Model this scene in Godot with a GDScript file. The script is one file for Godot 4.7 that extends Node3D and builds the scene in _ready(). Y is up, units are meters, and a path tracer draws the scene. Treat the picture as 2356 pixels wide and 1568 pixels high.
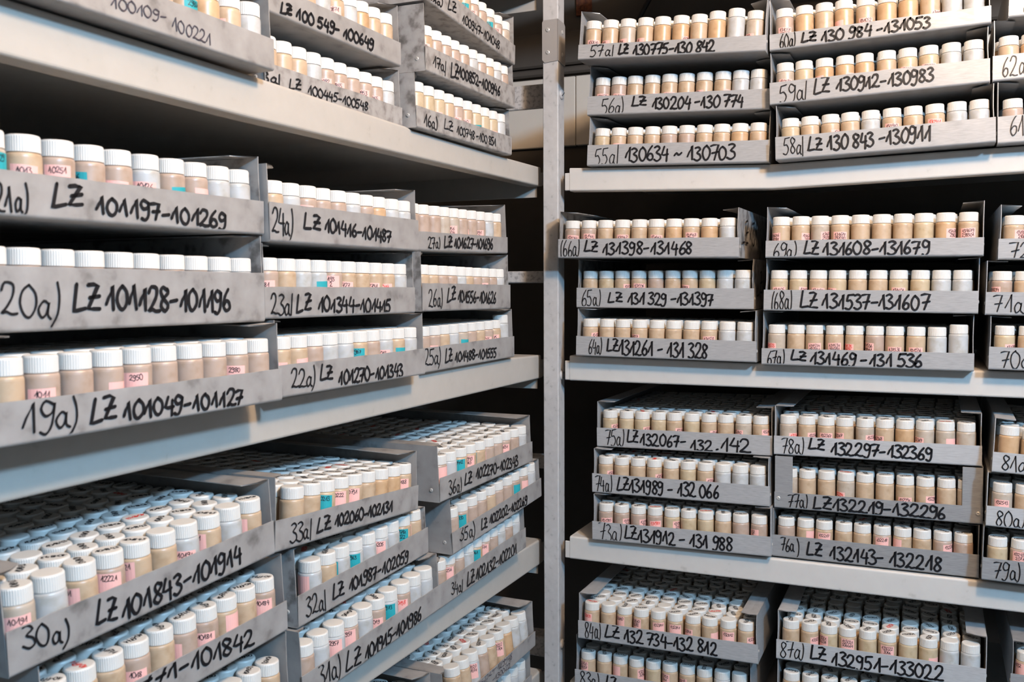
extends Node3D

# World: y up, metres. The right shelving stands in the plane z = 0 and runs along +x from the corner post;
# the left shelving stands in the plane x = 0 and runs from the corner towards +z. The aisle is the quarter x > 0, z > 0.
const LEFT_FACE := -0.0034
const TRAY_DEPTH := 0.40
const SHEET := 0.0009
const VIAL_R := 0.0127
const VIAL_H := 0.0585
const FLOOR_Y := -1.35
const CEIL_Y := 0.96
const READER := Vector3(0.6, 0.0, 1.4)   # where a person reading the stickers stands: stickers are turned roughly that way

var used := {}
var rng := RandomNumberGenerator.new()
var mats := {}
var glyphs := {}
var cap_mesh: ArrayMesh
var cap_plain: ArrayMesh
var body_mesh: ArrayMesh
var body_plain: ArrayMesh
var rivet_mesh: ArrayMesh
var mass := {}          # what the uncounted vials are gathered from

func _ready():
	rng.seed = 20240611
	# ---- camera
	var cam := Camera3D.new()
	cam.name = "camera"
	cam.fov = 39.53
	cam.near = 0.02
	var look := Basis(Vector3.UP, 0.4198) * Basis(Vector3.RIGHT, -0.0569) * Basis(Vector3.BACK, -0.0042)
	cam.transform = Transform3D(look, Vector3(0.6061, 0.0111, 1.46))
	var lens := CameraAttributesPhysical.new()
	lens.frustum_focal_length = 24.0
	lens.frustum_focus_distance = 1.36
	lens.exposure_aperture = 9.0
	cam.attributes = lens
	cam.fov = 39.53
	add_child(cam)
	cam.current = true
	# ---- surroundings and exposure
	var we := WorldEnvironment.new()
	we.name = "surroundings"
	var env := Environment.new()
	env.background_mode = Environment.BG_COLOR
	env.background_color = Color(0.0, 0.0, 0.0)
	env.tonemap_mode = Environment.TONE_MAPPER_LINEAR
	env.tonemap_exposure = 1.42
	env.sdfgi_enabled = true
	env.ssao_enabled = true
	env.ssil_enabled = true
	we.environment = env
	add_child(we)
	make_materials()
	# ---- the two ceiling lamps of the aisle: a warm one close by, a cool daylight one further out
	aisle_lamp("warm", Vector3(0.86, 0.73, 0.86), 0.08, Color(1.0, 0.85, 0.70), 1.0,
		"round pendant globe lamp with a warm white glow over the aisle")
	aisle_lamp("cool", Vector3(1.72, 0.88, 1.62), 0.09, Color(0.63, 0.83, 1.0), 3.0,
		"larger round globe lamp with a cool daylight glow further out in the aisle")
	# ---- room, shelving, trays, vials
	make_glyphs()
	make_vial_meshes()
	make_room()
	make_shelving()
	make_trays()
	make_mass()

# ---------------------------------------------------------------- bookkeeping
func numbered(called: String) -> String:
	var n: int = used.get(called, 0)
	used[called] = n + 1
	return called if n == 0 else "%s_%03d" % [called, n]

func thing(called: String, label: String, category: String, group := "", where := Transform3D.IDENTITY) -> Node3D:
	var o := Node3D.new()
	o.name = numbered(called)
	o.transform = where
	add_child(o)
	o.set_meta("label", label)
	o.set_meta("category", category)
	if group != "":
		o.set_meta("group", group)
	return o

func part(called: String, mesh: Mesh, material: Material, parent: Node, where := Transform3D.IDENTITY) -> MeshInstance3D:
	var o := MeshInstance3D.new()
	o.name = called
	o.mesh = mesh
	o.material_override = material
	o.transform = where
	parent.add_child(o, true)
	return o

func structure(called: String, mesh: Mesh, material: Material, where := Transform3D.IDENTITY) -> MeshInstance3D:
	var o := part(called, mesh, material, self, where)
	o.set_meta("kind", "structure")
	return o

# ---------------------------------------------------------------- mesh helpers
func start() -> SurfaceTool:
	var st := SurfaceTool.new()
	st.begin(Mesh.PRIMITIVE_TRIANGLES)
	st.set_smooth_group(-1)
	return st

func done(st: SurfaceTool) -> ArrayMesh:
	st.generate_normals()
	return st.commit()

func tri(st: SurfaceTool, a: Vector3, b: Vector3, c: Vector3):
	st.add_vertex(a); st.add_vertex(b); st.add_vertex(c)

func quad(st: SurfaceTool, a: Vector3, b: Vector3, c: Vector3, d: Vector3):
	tri(st, a, b, c); tri(st, a, c, d)

# a box with its edges chamfered by c
func box(st: SurfaceTool, lo: Vector3, hi: Vector3, c := 0.0):
	var s := hi - lo
	c = minf(c, minf(s.x, minf(s.y, s.z)) * 0.45)
	if c <= 0.0:
		c = minf(s.x, minf(s.y, s.z)) * 0.05
	var m := (lo + hi) * 0.5
	var h := s * 0.5
	for axis in 3:
		var u := (axis + 1) % 3
		var v := (axis + 2) % 3
		for sg in [-1.0, 1.0]:
			var p := []
			for k in [[-1, -1], [1, -1], [1, 1], [-1, 1]]:
				var q := Vector3.ZERO
				q[axis] = sg * h[axis]
				q[u] = k[0] * (h[u] - c)
				q[v] = k[1] * (h[v] - c)
				p.append(m + q)
			if sg > 0:
				quad(st, p[0], p[3], p[2], p[1])
			else:
				quad(st, p[0], p[1], p[2], p[3])
		# the four chamfers along this axis
		for a in [-1.0, 1.0]:
			for b in [-1.0, 1.0]:
				var p := []
				for e in [-1.0, 1.0]:
					var q := Vector3.ZERO
					q[axis] = e * (h[axis] - c)
					q[u] = a * h[u]; q[v] = b * (h[v] - c)
					p.append(m + q)
					q[u] = a * (h[u] - c); q[v] = b * h[v]
					p.append(m + q)
				if a * b > 0:
					quad(st, p[0], p[2], p[3], p[1])
				else:
					quad(st, p[0], p[1], p[3], p[2])
	for a in [-1.0, 1.0]:
		for b in [-1.0, 1.0]:
			for d in [-1.0, 1.0]:
				var x := m + Vector3(a * h.x, b * (h.y - c), d * (h.z - c))
				var y := m + Vector3(a * (h.x - c), b * h.y, d * (h.z - c))
				var z := m + Vector3(a * (h.x - c), b * (h.y - c), d * h.z)
				if a * b * d > 0:
					tri(st, x, z, y)
				else:
					tri(st, x, y, z)

# bent sheet metal: a grid of points and, for every row, the step to its other face
func sheet(st: SurfaceTool, rows: Array, offs: Array):
	var n: int = rows.size()
	var m: int = rows[0].size()
	for i in n - 1:
		for j in m - 1:
			quad(st, rows[i][j], rows[i][j + 1], rows[i + 1][j + 1], rows[i + 1][j])
			quad(st, rows[i][j] + offs[i], rows[i + 1][j] + offs[i + 1], rows[i + 1][j + 1] + offs[i + 1], rows[i][j + 1] + offs[i])
		quad(st, rows[i][0], rows[i + 1][0], rows[i + 1][0] + offs[i + 1], rows[i][0] + offs[i])
		quad(st, rows[i][m - 1], rows[i][m - 1] + offs[i], rows[i + 1][m - 1] + offs[i + 1], rows[i + 1][m - 1])
	for j in m - 1:
		quad(st, rows[0][j], rows[0][j] + offs[0], rows[0][j + 1] + offs[0], rows[0][j + 1])
		quad(st, rows[n - 1][j], rows[n - 1][j + 1], rows[n - 1][j + 1] + offs[n - 1], rows[n - 1][j] + offs[n - 1])

# surface of revolution about y: profile of (radius, height) from the bottom up; ribs: every second step pulled in by that much between rows r0 and r1
func lathe(profile: PackedVector2Array, steps: int, rib := 0.0, r0 := 0, r1 := -1) -> ArrayMesh:
	var st := SurfaceTool.new()
	st.begin(Mesh.PRIMITIVE_TRIANGLES)
	var ring := []
	for i in profile.size():
		var p := []
		for k in steps:
			var r := profile[i].x
			if rib > 0.0 and k % 2 == 1 and i >= r0 and i <= r1:
				r -= rib
			var a := TAU * k / steps
			p.append(Vector3(cos(a) * r, profile[i].y, sin(a) * r))
		ring.append(p)
	for i in profile.size() - 1:
		st.set_smooth_group(-1 if rib > 0.0 else i)
		var d := profile[i + 1] - profile[i]
		var nr := Vector2(d.y, -d.x).normalized()
		for k in steps:
			var k2 := (k + 1) % steps
			var c := [ring[i][k], ring[i + 1][k], ring[i + 1][k2], ring[i][k2]]
			for t in [0, 2, 1, 0, 3, 2]:
				var v: Vector3 = c[t]
				if rib == 0.0:
					var rad := Vector3(v.x, 0, v.z)
					if rad.length() < 1e-6:
						rad = Vector3(c[(t + 1) % 4].x, 0, c[(t + 1) % 4].z)
					rad = rad.normalized()
					st.set_normal((rad * nr.x + Vector3.UP * nr.y).normalized())
				st.add_vertex(v)
	if rib > 0.0:
		st.generate_normals()
	return st.commit()

# ---------------------------------------------------------------- handwriting: pen strokes laid as thin ribbons of ink
func make_glyphs():
	# char: [advance, strokes]; a stroke is [rounded?, x, y, x, y ...] with the baseline at 0 and the top at 1
	glyphs = {
		"0": [0.60, [[1, .30,1., .10,.78, .03,.40, .15,.04, .35,.02, .52,.35, .50,.75, .28,1.]]],
		"1": [0.50, [[0, .04,.22, .14,.52, .33,1., .36,.0]]],
		"2": [0.60, [[1, .04,.76, .18,1., .42,.95, .42,.62, .20,.25, .02,.02, .20,.06, .36,.0, .56,.03]]],
		"3": [0.54, [[1, .05,.92, .25,1., .42,.84, .18,.56, .40,.42, .46,.16, .22,-.03, .0,.08]]],
		"4": [0.58, [[0, .22,1., .04,.40, .20,.38, .50,.42], [0, .44,.80, .40,-.10]]],
		"5": [0.56, [[1, .14,.96, .07,.56, .28,.60, .44,.32, .26,.0, .0,.04], [0, .14,.96, .52,1.02]]],
		"6": [0.54, [[1, .40,1., .16,.66, .05,.22, .20,.0, .42,.14, .40,.40, .22,.46, .08,.25]]],
		"7": [0.58, [[0, .0,.92, .18,.98, .50,1., .22,.0], [0, .10,.44, .50,.52]]],
		"8": [0.54, [[1, .42,.88, .22,1., .08,.82, .20,.56, .43,.25, .25,.0, .05,.20, .20,.50, .44,.76, .40,.92]]],
		"9": [0.54, [[1, .44,.86, .20,1., .05,.74, .18,.50, .40,.62, .45,.92, .40,.20, .22,-.12, .03,-.04]]],
		"a": [0.50, [[1, .36,.50, .20,.58, .04,.30, .14,.02, .32,.18, .38,.56, .35,.14, .48,.0]]],
		"L": [0.62, [[0, .20,1., .05,.18, .02,.02, .12,.0, .52,.06]]],
		"Z": [0.66, [[0, .05,.94, .30,.98, .50,.92, .02,.02, .28,.04, .55,.02], [0, .10,.46, .54,.50]]],
		")": [0.34, [[1, .12,1.12, .22,.70, .18,.15, -.04,-.30]]],
		"(": [0.30, [[1, .26,1.05, .10,.70, .06,.20, .14,-.15]]],
		"|": [0.30, [[0, .14,1.05, .10,-.28]]],
		"-": [0.54, [[0, .04,.40, .42,.46]]],
		"~": [0.64, [[1, .02,.38, .18,.54, .36,.40, .54,.54]]],
		".": [0.24, [[0, .04,.0, .12,.03]]],
	}

func strokes_of(text: String, rough := 0.03) -> Array:
	# [width, strokes as arrays of Vector2] for the whole line, one unit high
	var out := []
	var x := 0.0
	for ch in text:
		if not glyphs.has(ch):
			x += 0.3
			continue
		var g: Array = glyphs[ch]
		var up := rng.randf_range(-rough, rough) * 1.6
		var big := rng.randf_range(1.0 - rough * 2.0, 1.0 + rough * 2.0)
		var lean := rng.randf_range(-rough, rough) * 2.0
		for s in g[1]:
			var pts := []
			for k in range(1, s.size(), 2):
				var p := Vector2(s[k], s[k + 1]) * big
				p += Vector2(rng.randf_range(-rough, rough), rng.randf_range(-rough, rough)) * 0.6
				pts.append(Vector2(x + p.x + lean * p.y, up + p.y))
			out.append(smooth(pts) if s[0] == 1 else pts)
		x += g[0] * rng.randf_range(0.94, 1.06)
	return [x, out]

func smooth(p: Array) -> Array:
	var out := []
	var n := p.size()
	for i in n - 1:
		var a: Vector2 = p[maxi(i - 1, 0)]
		var b: Vector2 = p[i]
		var c: Vector2 = p[i + 1]
		var d: Vector2 = p[mini(i + 2, n - 1)]
		for k in 3:
			out.append(b.cubic_interpolate(c, a, d, k / 3.0))
	out.append(p[n - 1])
	return out

# a pen line of that width with round ends; place: Vector2 -> Vector3
func ribbon(st: SurfaceTool, pts: Array, width: float, place: Callable):
	var n := pts.size()
	var l := []
	var r := []
	for i in n:
		var t: Vector2 = (pts[mini(i + 1, n - 1)] - pts[maxi(i - 1, 0)]).normalized()
		var nn := Vector2(-t.y, t.x) * width * 0.5 * rng.randf_range(0.9, 1.1)
		if i > 0 and i < n - 1:
			var d1: Vector2 = (pts[i] - pts[i - 1]).normalized()
			nn /= maxf(0.75, absf(t.dot(d1)))
		l.append(pts[i] + nn)
		r.append(pts[i] - nn)
	for i in n - 1:
		quad(st, place.call(r[i]), place.call(l[i]), place.call(l[i + 1]), place.call(r[i + 1]))
	for e in [0, n - 1]:
		var c: Vector2 = pts[e]
		for k in 6:
			var a := TAU * k / 6.0
			var b := TAU * (k + 1) / 6.0
			var w := width * 0.5
			tri(st, place.call(c), place.call(c + Vector2(cos(b), sin(b)) * w), place.call(c + Vector2(cos(a), sin(a)) * w))

# a line of text from a to b (baseline ends) of that height, on whatever place() maps the plane to
func write_line(st: SurfaceTool, text: String, a: Vector2, b: Vector2, height: float, pen: float, place: Callable, rough := 0.03):
	var t := strokes_of(text, rough)
	var along := (b - a) / float(t[0])
	for s in t[1]:
		var pts := []
		for p in s:
			pts.append(a + along * p.x + Vector2(0, height) * p.y)
		ribbon(st, pts, pen, place)

# ---------------------------------------------------------------- materials
func noise(freq: float, octaves: int, type := FastNoiseLite.TYPE_SIMPLEX_SMOOTH, seed_ := 1) -> FastNoiseLite:
	var n := FastNoiseLite.new()
	n.noise_type = type
	n.frequency = freq
	n.fractal_octaves = octaves
	n.seed = seed_
	return n

func noise_map(n: FastNoiseLite, stops: PackedFloat32Array, colors: PackedColorArray, side := 512) -> NoiseTexture2D:
	var t := NoiseTexture2D.new()
	t.width = side
	t.height = side
	t.seamless = true
	t.noise = n
	var g := Gradient.new()
	g.offsets = stops
	g.colors = colors
	t.color_ramp = g
	return t

func grey(v: float, warm := 0.0) -> Color:
	return Color(v + warm, v, v - warm)

func flat(called: String, c: Color, rough: float, metal := 0.0, spec := 0.5) -> StandardMaterial3D:
	var m := StandardMaterial3D.new()
	m.resource_name = called
	m.albedo_color = c
	m.roughness = rough
	m.metallic = metal
	m.metallic_specular = spec
	mats[called] = m
	return m

func textured(called: String, tex: Texture2D, scale: Vector3, rough: float, metal := 0.0, world := true) -> StandardMaterial3D:
	var m := flat(called, Color.WHITE, rough, metal)
	m.albedo_texture = tex
	m.uv1_triplanar = true
	m.uv1_world_triplanar = world
	m.uv1_scale = scale
	m.uv1_triplanar_sharpness = 4.0
	return m

func make_materials():
	# tray metal: old dull aluminium with grey oxide blotches; cleaner sheet for the newer trays
	textured("tray_old", noise_map(noise(0.010, 5, FastNoiseLite.TYPE_SIMPLEX_SMOOTH, 3), [0.0, 0.2, 0.32, 0.5, 0.75, 1.0],
		[grey(0.44, 0.014), grey(0.53, 0.014), grey(0.59, 0.014), grey(0.615, 0.014), grey(0.635, 0.012), grey(0.66, 0.012)]), Vector3(5, 5, 5), 0.48, 0.25)
	textured("tray_stained", noise_map(noise(0.016, 6, FastNoiseLite.TYPE_SIMPLEX_SMOOTH, 17), [0.0, 0.22, 0.4, 0.55, 1.0],
		[grey(0.44, 0.016), grey(0.52, 0.018), grey(0.60, 0.018), grey(0.635, 0.016), grey(0.67, 0.012)]), Vector3(6, 6, 6), 0.5, 0.2)
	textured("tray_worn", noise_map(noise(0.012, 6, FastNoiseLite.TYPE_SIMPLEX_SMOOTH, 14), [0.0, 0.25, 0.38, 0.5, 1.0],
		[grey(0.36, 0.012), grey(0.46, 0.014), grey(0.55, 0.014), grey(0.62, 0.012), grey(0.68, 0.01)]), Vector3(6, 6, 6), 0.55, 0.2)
	for tone in [["tray_new", 0.69, 21], ["tray_grey", 0.67, 24], ["tray_bright", 0.745, 22], ["tray_dull", 0.60, 23]]:
		var v: float = tone[1]
		textured(tone[0], noise_map(noise(0.02, 4, FastNoiseLite.TYPE_SIMPLEX_SMOOTH, tone[2]), [0.0, 0.3, 0.6, 1.0],
			[grey(v - 0.06), grey(v - 0.015), grey(v + 0.005), grey(v + 0.035)]), Vector3(5, 40, 5), 0.36, 0.25)
	# shelf paint: light grey, faint mottling and grime specks
	textured("shelf_paint", noise_map(noise(0.02, 5, FastNoiseLite.TYPE_SIMPLEX_SMOOTH, 5), [0.0, 0.1, 0.2, 0.6, 1.0],
		[Color(0.68, 0.665, 0.64), Color(0.74, 0.725, 0.70), Color(0.765, 0.75, 0.728), Color(0.772, 0.758, 0.735), Color(0.78, 0.766, 0.744)]), Vector3(3, 3, 3), 0.42)
	textured("shelf_paint_left", noise_map(noise(0.02, 5, FastNoiseLite.TYPE_SIMPLEX_SMOOTH, 55), [0.0, 0.1, 0.2, 0.6, 1.0],
		[Color(0.60, 0.575, 0.54), Color(0.66, 0.637, 0.60), Color(0.688, 0.665, 0.63), Color(0.695, 0.672, 0.638), Color(0.705, 0.682, 0.648)]), Vector3(3, 3, 3), 0.42)  # darker, more beige tone for the left row
	textured("post_paint", noise_map(noise(0.03, 5, FastNoiseLite.TYPE_SIMPLEX_SMOOTH, 6), [0.0, 0.16, 0.3, 0.7, 1.0],
		[grey(0.50, 0.01), grey(0.64, 0.01), grey(0.70, 0.01), grey(0.72, 0.01), grey(0.74, 0.01)]), Vector3(4, 4, 4), 0.45)
	textured("rail_paint", noise_map(noise(0.03, 5, FastNoiseLite.TYPE_SIMPLEX_SMOOTH, 8), [0.0, 0.3, 0.42, 0.6, 1.0],
		[grey(0.52, 0.01), grey(0.62, 0.01), grey(0.71, 0.012), grey(0.73, 0.012), grey(0.75, 0.012)]), Vector3(8, 8, 8), 0.5)
	flat("plate_steel", Color(0.60, 0.58, 0.56), 0.42, 0.0)
	flat("rivet_steel", Color(0.72, 0.71, 0.69), 0.35, 0.2)
	flat("hole", Color(0.03, 0.03, 0.03), 0.8)
	# vials
	var tones := vial_tones()
	for k in tones:
		vial_plastic("vial_" + k, tones[k], false)
	vial_plastic("vial_tinted", Color.WHITE, true)
	flat("cap_white", Color(0.83, 0.82, 0.795), 0.4)
	flat("paper_pink", Color(0.92, 0.70, 0.665), 0.7)
	flat("paper_teal", Color(0.13, 0.60, 0.63), 0.6)
	flat("ink_black", Color(0.055, 0.05, 0.065), 0.45)
	flat("ink_faded", Color(0.24, 0.22, 0.26), 0.5)
	flat("ink_red", Color(0.86, 0.18, 0.12), 0.5)
	# room
	textured("wall_paint", noise_map(noise(0.01, 4, FastNoiseLite.TYPE_SIMPLEX_SMOOTH, 31), [0.0, 1.0], [Color(0.82, 0.785, 0.735), Color(0.85, 0.82, 0.77)]), Vector3(1, 1, 1), 0.8)
	textured("wall_dark_shaded", noise_map(noise(0.01, 4, FastNoiseLite.TYPE_SIMPLEX_SMOOTH, 32), [0.0, 1.0], [Color(0.27, 0.25, 0.225), Color(0.32, 0.295, 0.27)]), Vector3(1, 1, 1), 0.8)  # shade lying on the back wall is put into this dark tone
	textured("concrete", noise_map(noise(0.02, 5, FastNoiseLite.TYPE_SIMPLEX_SMOOTH, 33), [0.0, 1.0], [Color(0.40, 0.40, 0.39), Color(0.52, 0.51, 0.50)]), Vector3(0.8, 0.8, 0.8), 0.7)
	textured("rust", noise_map(noise(0.03, 5, FastNoiseLite.TYPE_SIMPLEX_SMOOTH, 34), [0.0, 0.5, 1.0], [Color(0.22, 0.11, 0.06), Color(0.36, 0.19, 0.10), Color(0.46, 0.27, 0.15)]), Vector3(6, 6, 6), 0.85)
	flat("black_rubber", Color(0.06, 0.055, 0.05), 0.6)

func vial_tones() -> Dictionary:
	return {"t": Color(0.735, 0.64, 0.535), "o": Color(0.75, 0.62, 0.48), "y": Color(0.74, 0.665, 0.55), "m": Color(0.69, 0.605, 0.545), "g": Color(0.71, 0.655, 0.595), "c": Color(0.715, 0.72, 0.72)}

func vial_plastic(called: String, c: Color, tinted: bool):
	# frosted plastic full of cloudy fluid: soft mottling of the contents, a waxy gloss
	var m := textured(called, vial_cloud(), Vector3(9, 9, 9), 0.36)
	m.albedo_color = c
	m.vertex_color_use_as_albedo = tinted

var cloud: NoiseTexture2D
func vial_cloud() -> NoiseTexture2D:
	if cloud == null:
		cloud = noise_map(noise(0.012, 4, FastNoiseLite.TYPE_SIMPLEX_SMOOTH, 41), [0.0, 0.35, 0.65, 1.0], [Color(0.90, 0.87, 0.83), Color(0.97, 0.96, 0.94), Color.WHITE, Color(1.0, 0.99, 0.97)])
	return cloud

# ---------------------------------------------------------------- lamps
func aisle_lamp(tone: String, where: Vector3, radius: float, color: Color, energy: float, label: String):
	var o := thing("pendant_lamp", label, "lamp", "", Transform3D(Basis.IDENTITY, where))
	var st := start()
	box(st, Vector3(-0.006, radius + 0.028, -0.006), Vector3(0.006, CEIL_Y - where.y, 0.006), 0.002)
	part("rod", done(st), mats.plate_steel, o)
	part("cap", lathe(PackedVector2Array([Vector2(0.035, radius - 0.012), Vector2(0.035, radius + 0.018), Vector2(0.022, radius + 0.03), Vector2(0, radius + 0.03)]), 24), mats.shelf_paint, o)
	var glow := flat("globe_" + tone, Color(0.9, 0.9, 0.9), 0.5)
	glow.emission_enabled = true
	glow.emission = color
	glow.emission_energy_multiplier = 1.5
	var globe := SphereMesh.new()
	globe.radius = radius
	globe.height = radius * 2.0
	part("globe", globe, glow, o)
	var l := OmniLight3D.new()
	l.name = "lamp_light"
	l.light_size = radius * 0.9
	l.light_color = color
	l.light_energy = energy
	l.omni_range = 8.0
	l.omni_attenuation = 2.0
	l.shadow_enabled = true
	o.add_child(l)

# ---------------------------------------------------------------- the room
func slab(lo: Vector3, hi: Vector3) -> ArrayMesh:
	var st := start()
	box(st, lo, hi, 0.002)
	return done(st)

func make_room():
	var x0 := -0.62
	var x1 := 3.0
	var z0 := -0.50
	var z1 := 3.4
	structure("floor", slab(Vector3(x0 - 0.12, FLOOR_Y - 0.12, z0 - 0.12), Vector3(x1 + 0.12, FLOOR_Y, z1 + 0.12)), mats.concrete)
	structure("ceiling", slab(Vector3(x0 - 0.12, CEIL_Y, z0 - 0.12), Vector3(x1 + 0.12, CEIL_Y + 0.12, z1 + 0.12)), mats.wall_paint)
	structure("wall_left", slab(Vector3(x0 - 0.12, FLOOR_Y, z0), Vector3(x0, CEIL_Y, z1)), mats.wall_dark_shaded)
	structure("wall_right", slab(Vector3(x1, FLOOR_Y, z0), Vector3(x1 + 0.12, CEIL_Y, z1)), mats.concrete)
	structure("wall_front", slab(Vector3(x0 - 0.12, FLOOR_Y, z1), Vector3(x1 + 0.12, CEIL_Y, z1 + 0.12)), mats.concrete)
	var back := structure("wall_back", slab(Vector3(x0 - 0.12, FLOOR_Y, z0 - 0.12), Vector3(x1 + 0.12, CEIL_Y, z0)), mats.wall_dark_shaded)  # painted dark for the shade above and below the lit boards
	# pale wall boards, cut to the lit band of the wall behind the top shelves, with an open joint between them, and a dark moulding above
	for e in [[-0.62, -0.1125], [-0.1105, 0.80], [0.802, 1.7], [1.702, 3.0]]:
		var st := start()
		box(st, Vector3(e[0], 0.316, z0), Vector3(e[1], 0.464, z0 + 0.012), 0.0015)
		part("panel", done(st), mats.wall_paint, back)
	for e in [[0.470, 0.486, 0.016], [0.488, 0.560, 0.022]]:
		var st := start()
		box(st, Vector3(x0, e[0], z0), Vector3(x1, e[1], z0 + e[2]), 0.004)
		part("moulding", done(st), mats.wall_dark_shaded, back)
	# rusty strap and a cable on the wall above the moulding
	var strap := thing("hanger_strap", "rusty brown flat steel strap hanging on the wall above the trays", "strap")
	var st := start()
	box(st, Vector3(-0.112, 0.592, z0 + 0.001), Vector3(-0.077, CEIL_Y, z0 + 0.007), 0.001)
	box(st, Vector3(-0.101, 0.600, z0 + 0.006), Vector3(-0.088, 0.613, z0 + 0.011), 0.002)
	part("strap_bar", done(st), mats.rust, strap)
	var cable := thing("wall_cable", "dark cable curving up the wall behind the trays", "cable")
	st = start()
	var c := Curve3D.new()
	c.add_point(Vector3(0.02, 0.50, z0 + 0.03), Vector3.ZERO, Vector3(0.0, 0.05, 0))
	c.add_point(Vector3(0.065, 0.62, z0 + 0.02), Vector3(-0.03, -0.05, 0), Vector3(0.03, 0.05, 0))
	c.add_point(Vector3(0.085, CEIL_Y, z0 + 0.02), Vector3(0, -0.1, 0), Vector3.ZERO)
	tube(st, c.tessellate(4, 4), 0.005)
	part("sheath", done(st), mats.black_rubber, cable)

func tube(st: SurfaceTool, pts: PackedVector3Array, r: float):
	var rings := []
	for i in pts.size():
		var t := (pts[mini(i + 1, pts.size() - 1)] - pts[maxi(i - 1, 0)]).normalized()
		var u := t.cross(Vector3(0.3, 0.2, 0.9)).normalized()
		var v := t.cross(u)
		var ring := []
		for k in 9:
			var a := TAU * k / 8.0
			ring.append(pts[i] + (u * cos(a) + v * sin(a)) * r)
		rings.append(ring)
	for i in rings.size() - 1:
		for k in 8:
			quad(st, rings[i][k], rings[i + 1][k], rings[i + 1][k + 1], rings[i][k + 1])

# ---------------------------------------------------------------- shelving
# heights along a shelf edge: [distance, height] pairs, straight between them (the top right shelf sags)
func at(profile: Array, x: float) -> float:
	for i in profile.size() - 1:
		if x <= profile[i + 1][0]:
			return lerpf(profile[i][1], profile[i + 1][1], clampf((x - profile[i][0]) / (profile[i + 1][0] - profile[i][0]), 0, 1))
	return profile[-1][1]

func shelf(label: String, where: Transform3D, length: float, tall: float, tops: Array, bottoms: Array, end_at: float, with_flange: bool, drop := 0.0, fold := 0.016):
	# local frame: x along the front edge, y up, z out of the shelf; end_at: the x of the end that meets the corner post
	var paint: Material = mats.shelf_paint_left if with_flange else mats.shelf_paint
	var o := thing("shelf", label, "shelf", "", where)
	var xs := []
	for k in 13:
		xs.append(lerpf(0.009 if end_at == 0.0 else 0.0, length if end_at == 0.0 else length - 0.009, k / 12.0))
	for q in tops:
		if q[0] > xs[0] + 0.001 and q[0] < xs[12] - 0.001:
			xs.append(q[0])
	xs.sort()
	# the beam is one folded sheet: top lip, rounded edge, face, rounded edge, bottom return
	var rows := []
	var offs := []
	var r := 0.003
	var prof := [[-fold, 0, 1, 0, -1]]
	for k in 4:
		var a := PI / 2 * k / 3.0
		prof.append([-r + sin(a) * r, -r + cos(a) * r, 1, -sin(a), -cos(a)])
	for k in 4:
		var a := PI / 2 * k / 3.0
		prof.append([-r + cos(a) * r, r - sin(a) * r, 0, -cos(a), sin(a)])
	prof.append([-0.022, 0, 0, 0, 1])
	for p in prof:
		var row := []
		for x in xs:
			row.append(Vector3(x, p[1] + (at(tops, x) if p[2] == 1 else at(bottoms, x)), p[0]))
		rows.append(row)
		offs.append(Vector3(0, p[4], p[3]) * 0.0015)
	var st := start()
	sheet(st, rows, offs)
	part("beam", done(st), paint, o)
	# shelf panel behind the lip
	rows = []
	offs = []
	for z in [-fold - 0.0005, -0.47]:
		var row := []
		for x in xs:
			row.append(Vector3(x, at(tops, x) - drop, z))
		rows.append(row)
		offs.append(Vector3(0, -0.0012, 0))
	st = start()
	sheet(st, rows, offs)
	part("shelf_panel", done(st), paint, o)
	# stepped end tongue towards the post
	var ex := 0.0 if end_at == 0.0 else length - 0.0092
	st = start()
	box(st, Vector3(ex, at(bottoms, end_at) + 0.001, -0.003), Vector3(ex + 0.0092, at(tops, end_at) - 0.0085, -0.0006), 0.001)
	part("end_tongue", done(st), paint, o)
	if with_flange:
		st = start()
		box(st, Vector3(length - 0.0112, at(bottoms, length) - 0.018, -0.47), Vector3(length - 0.0096, at(tops, length) - 0.002, -0.006), 0.0005)
		part("end_flange", done(st), paint, o)
		st = start()
		box(st, Vector3(length + 0.0005, at(bottoms, length) + 0.003, -0.004), Vector3(length + 0.0022, at(tops, length) - 0.008, 0.0012), 0.0006)
		box(st, Vector3(length + 0.0022, at(bottoms, length) + 0.0035, -0.004), Vector3(length + 0.0045, at(tops, length) - 0.0085, 0.0006), 0.0006)
		part("clip", done(st), mats.plate_steel, o)

func left_frame(y: float, z: float, out := 0.0) -> Transform3D:
	return Transform3D(Basis(Vector3(0, 0, -1), Vector3.UP, Vector3(1, 0, 0)), Vector3(LEFT_FACE + out, y, z))

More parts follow.
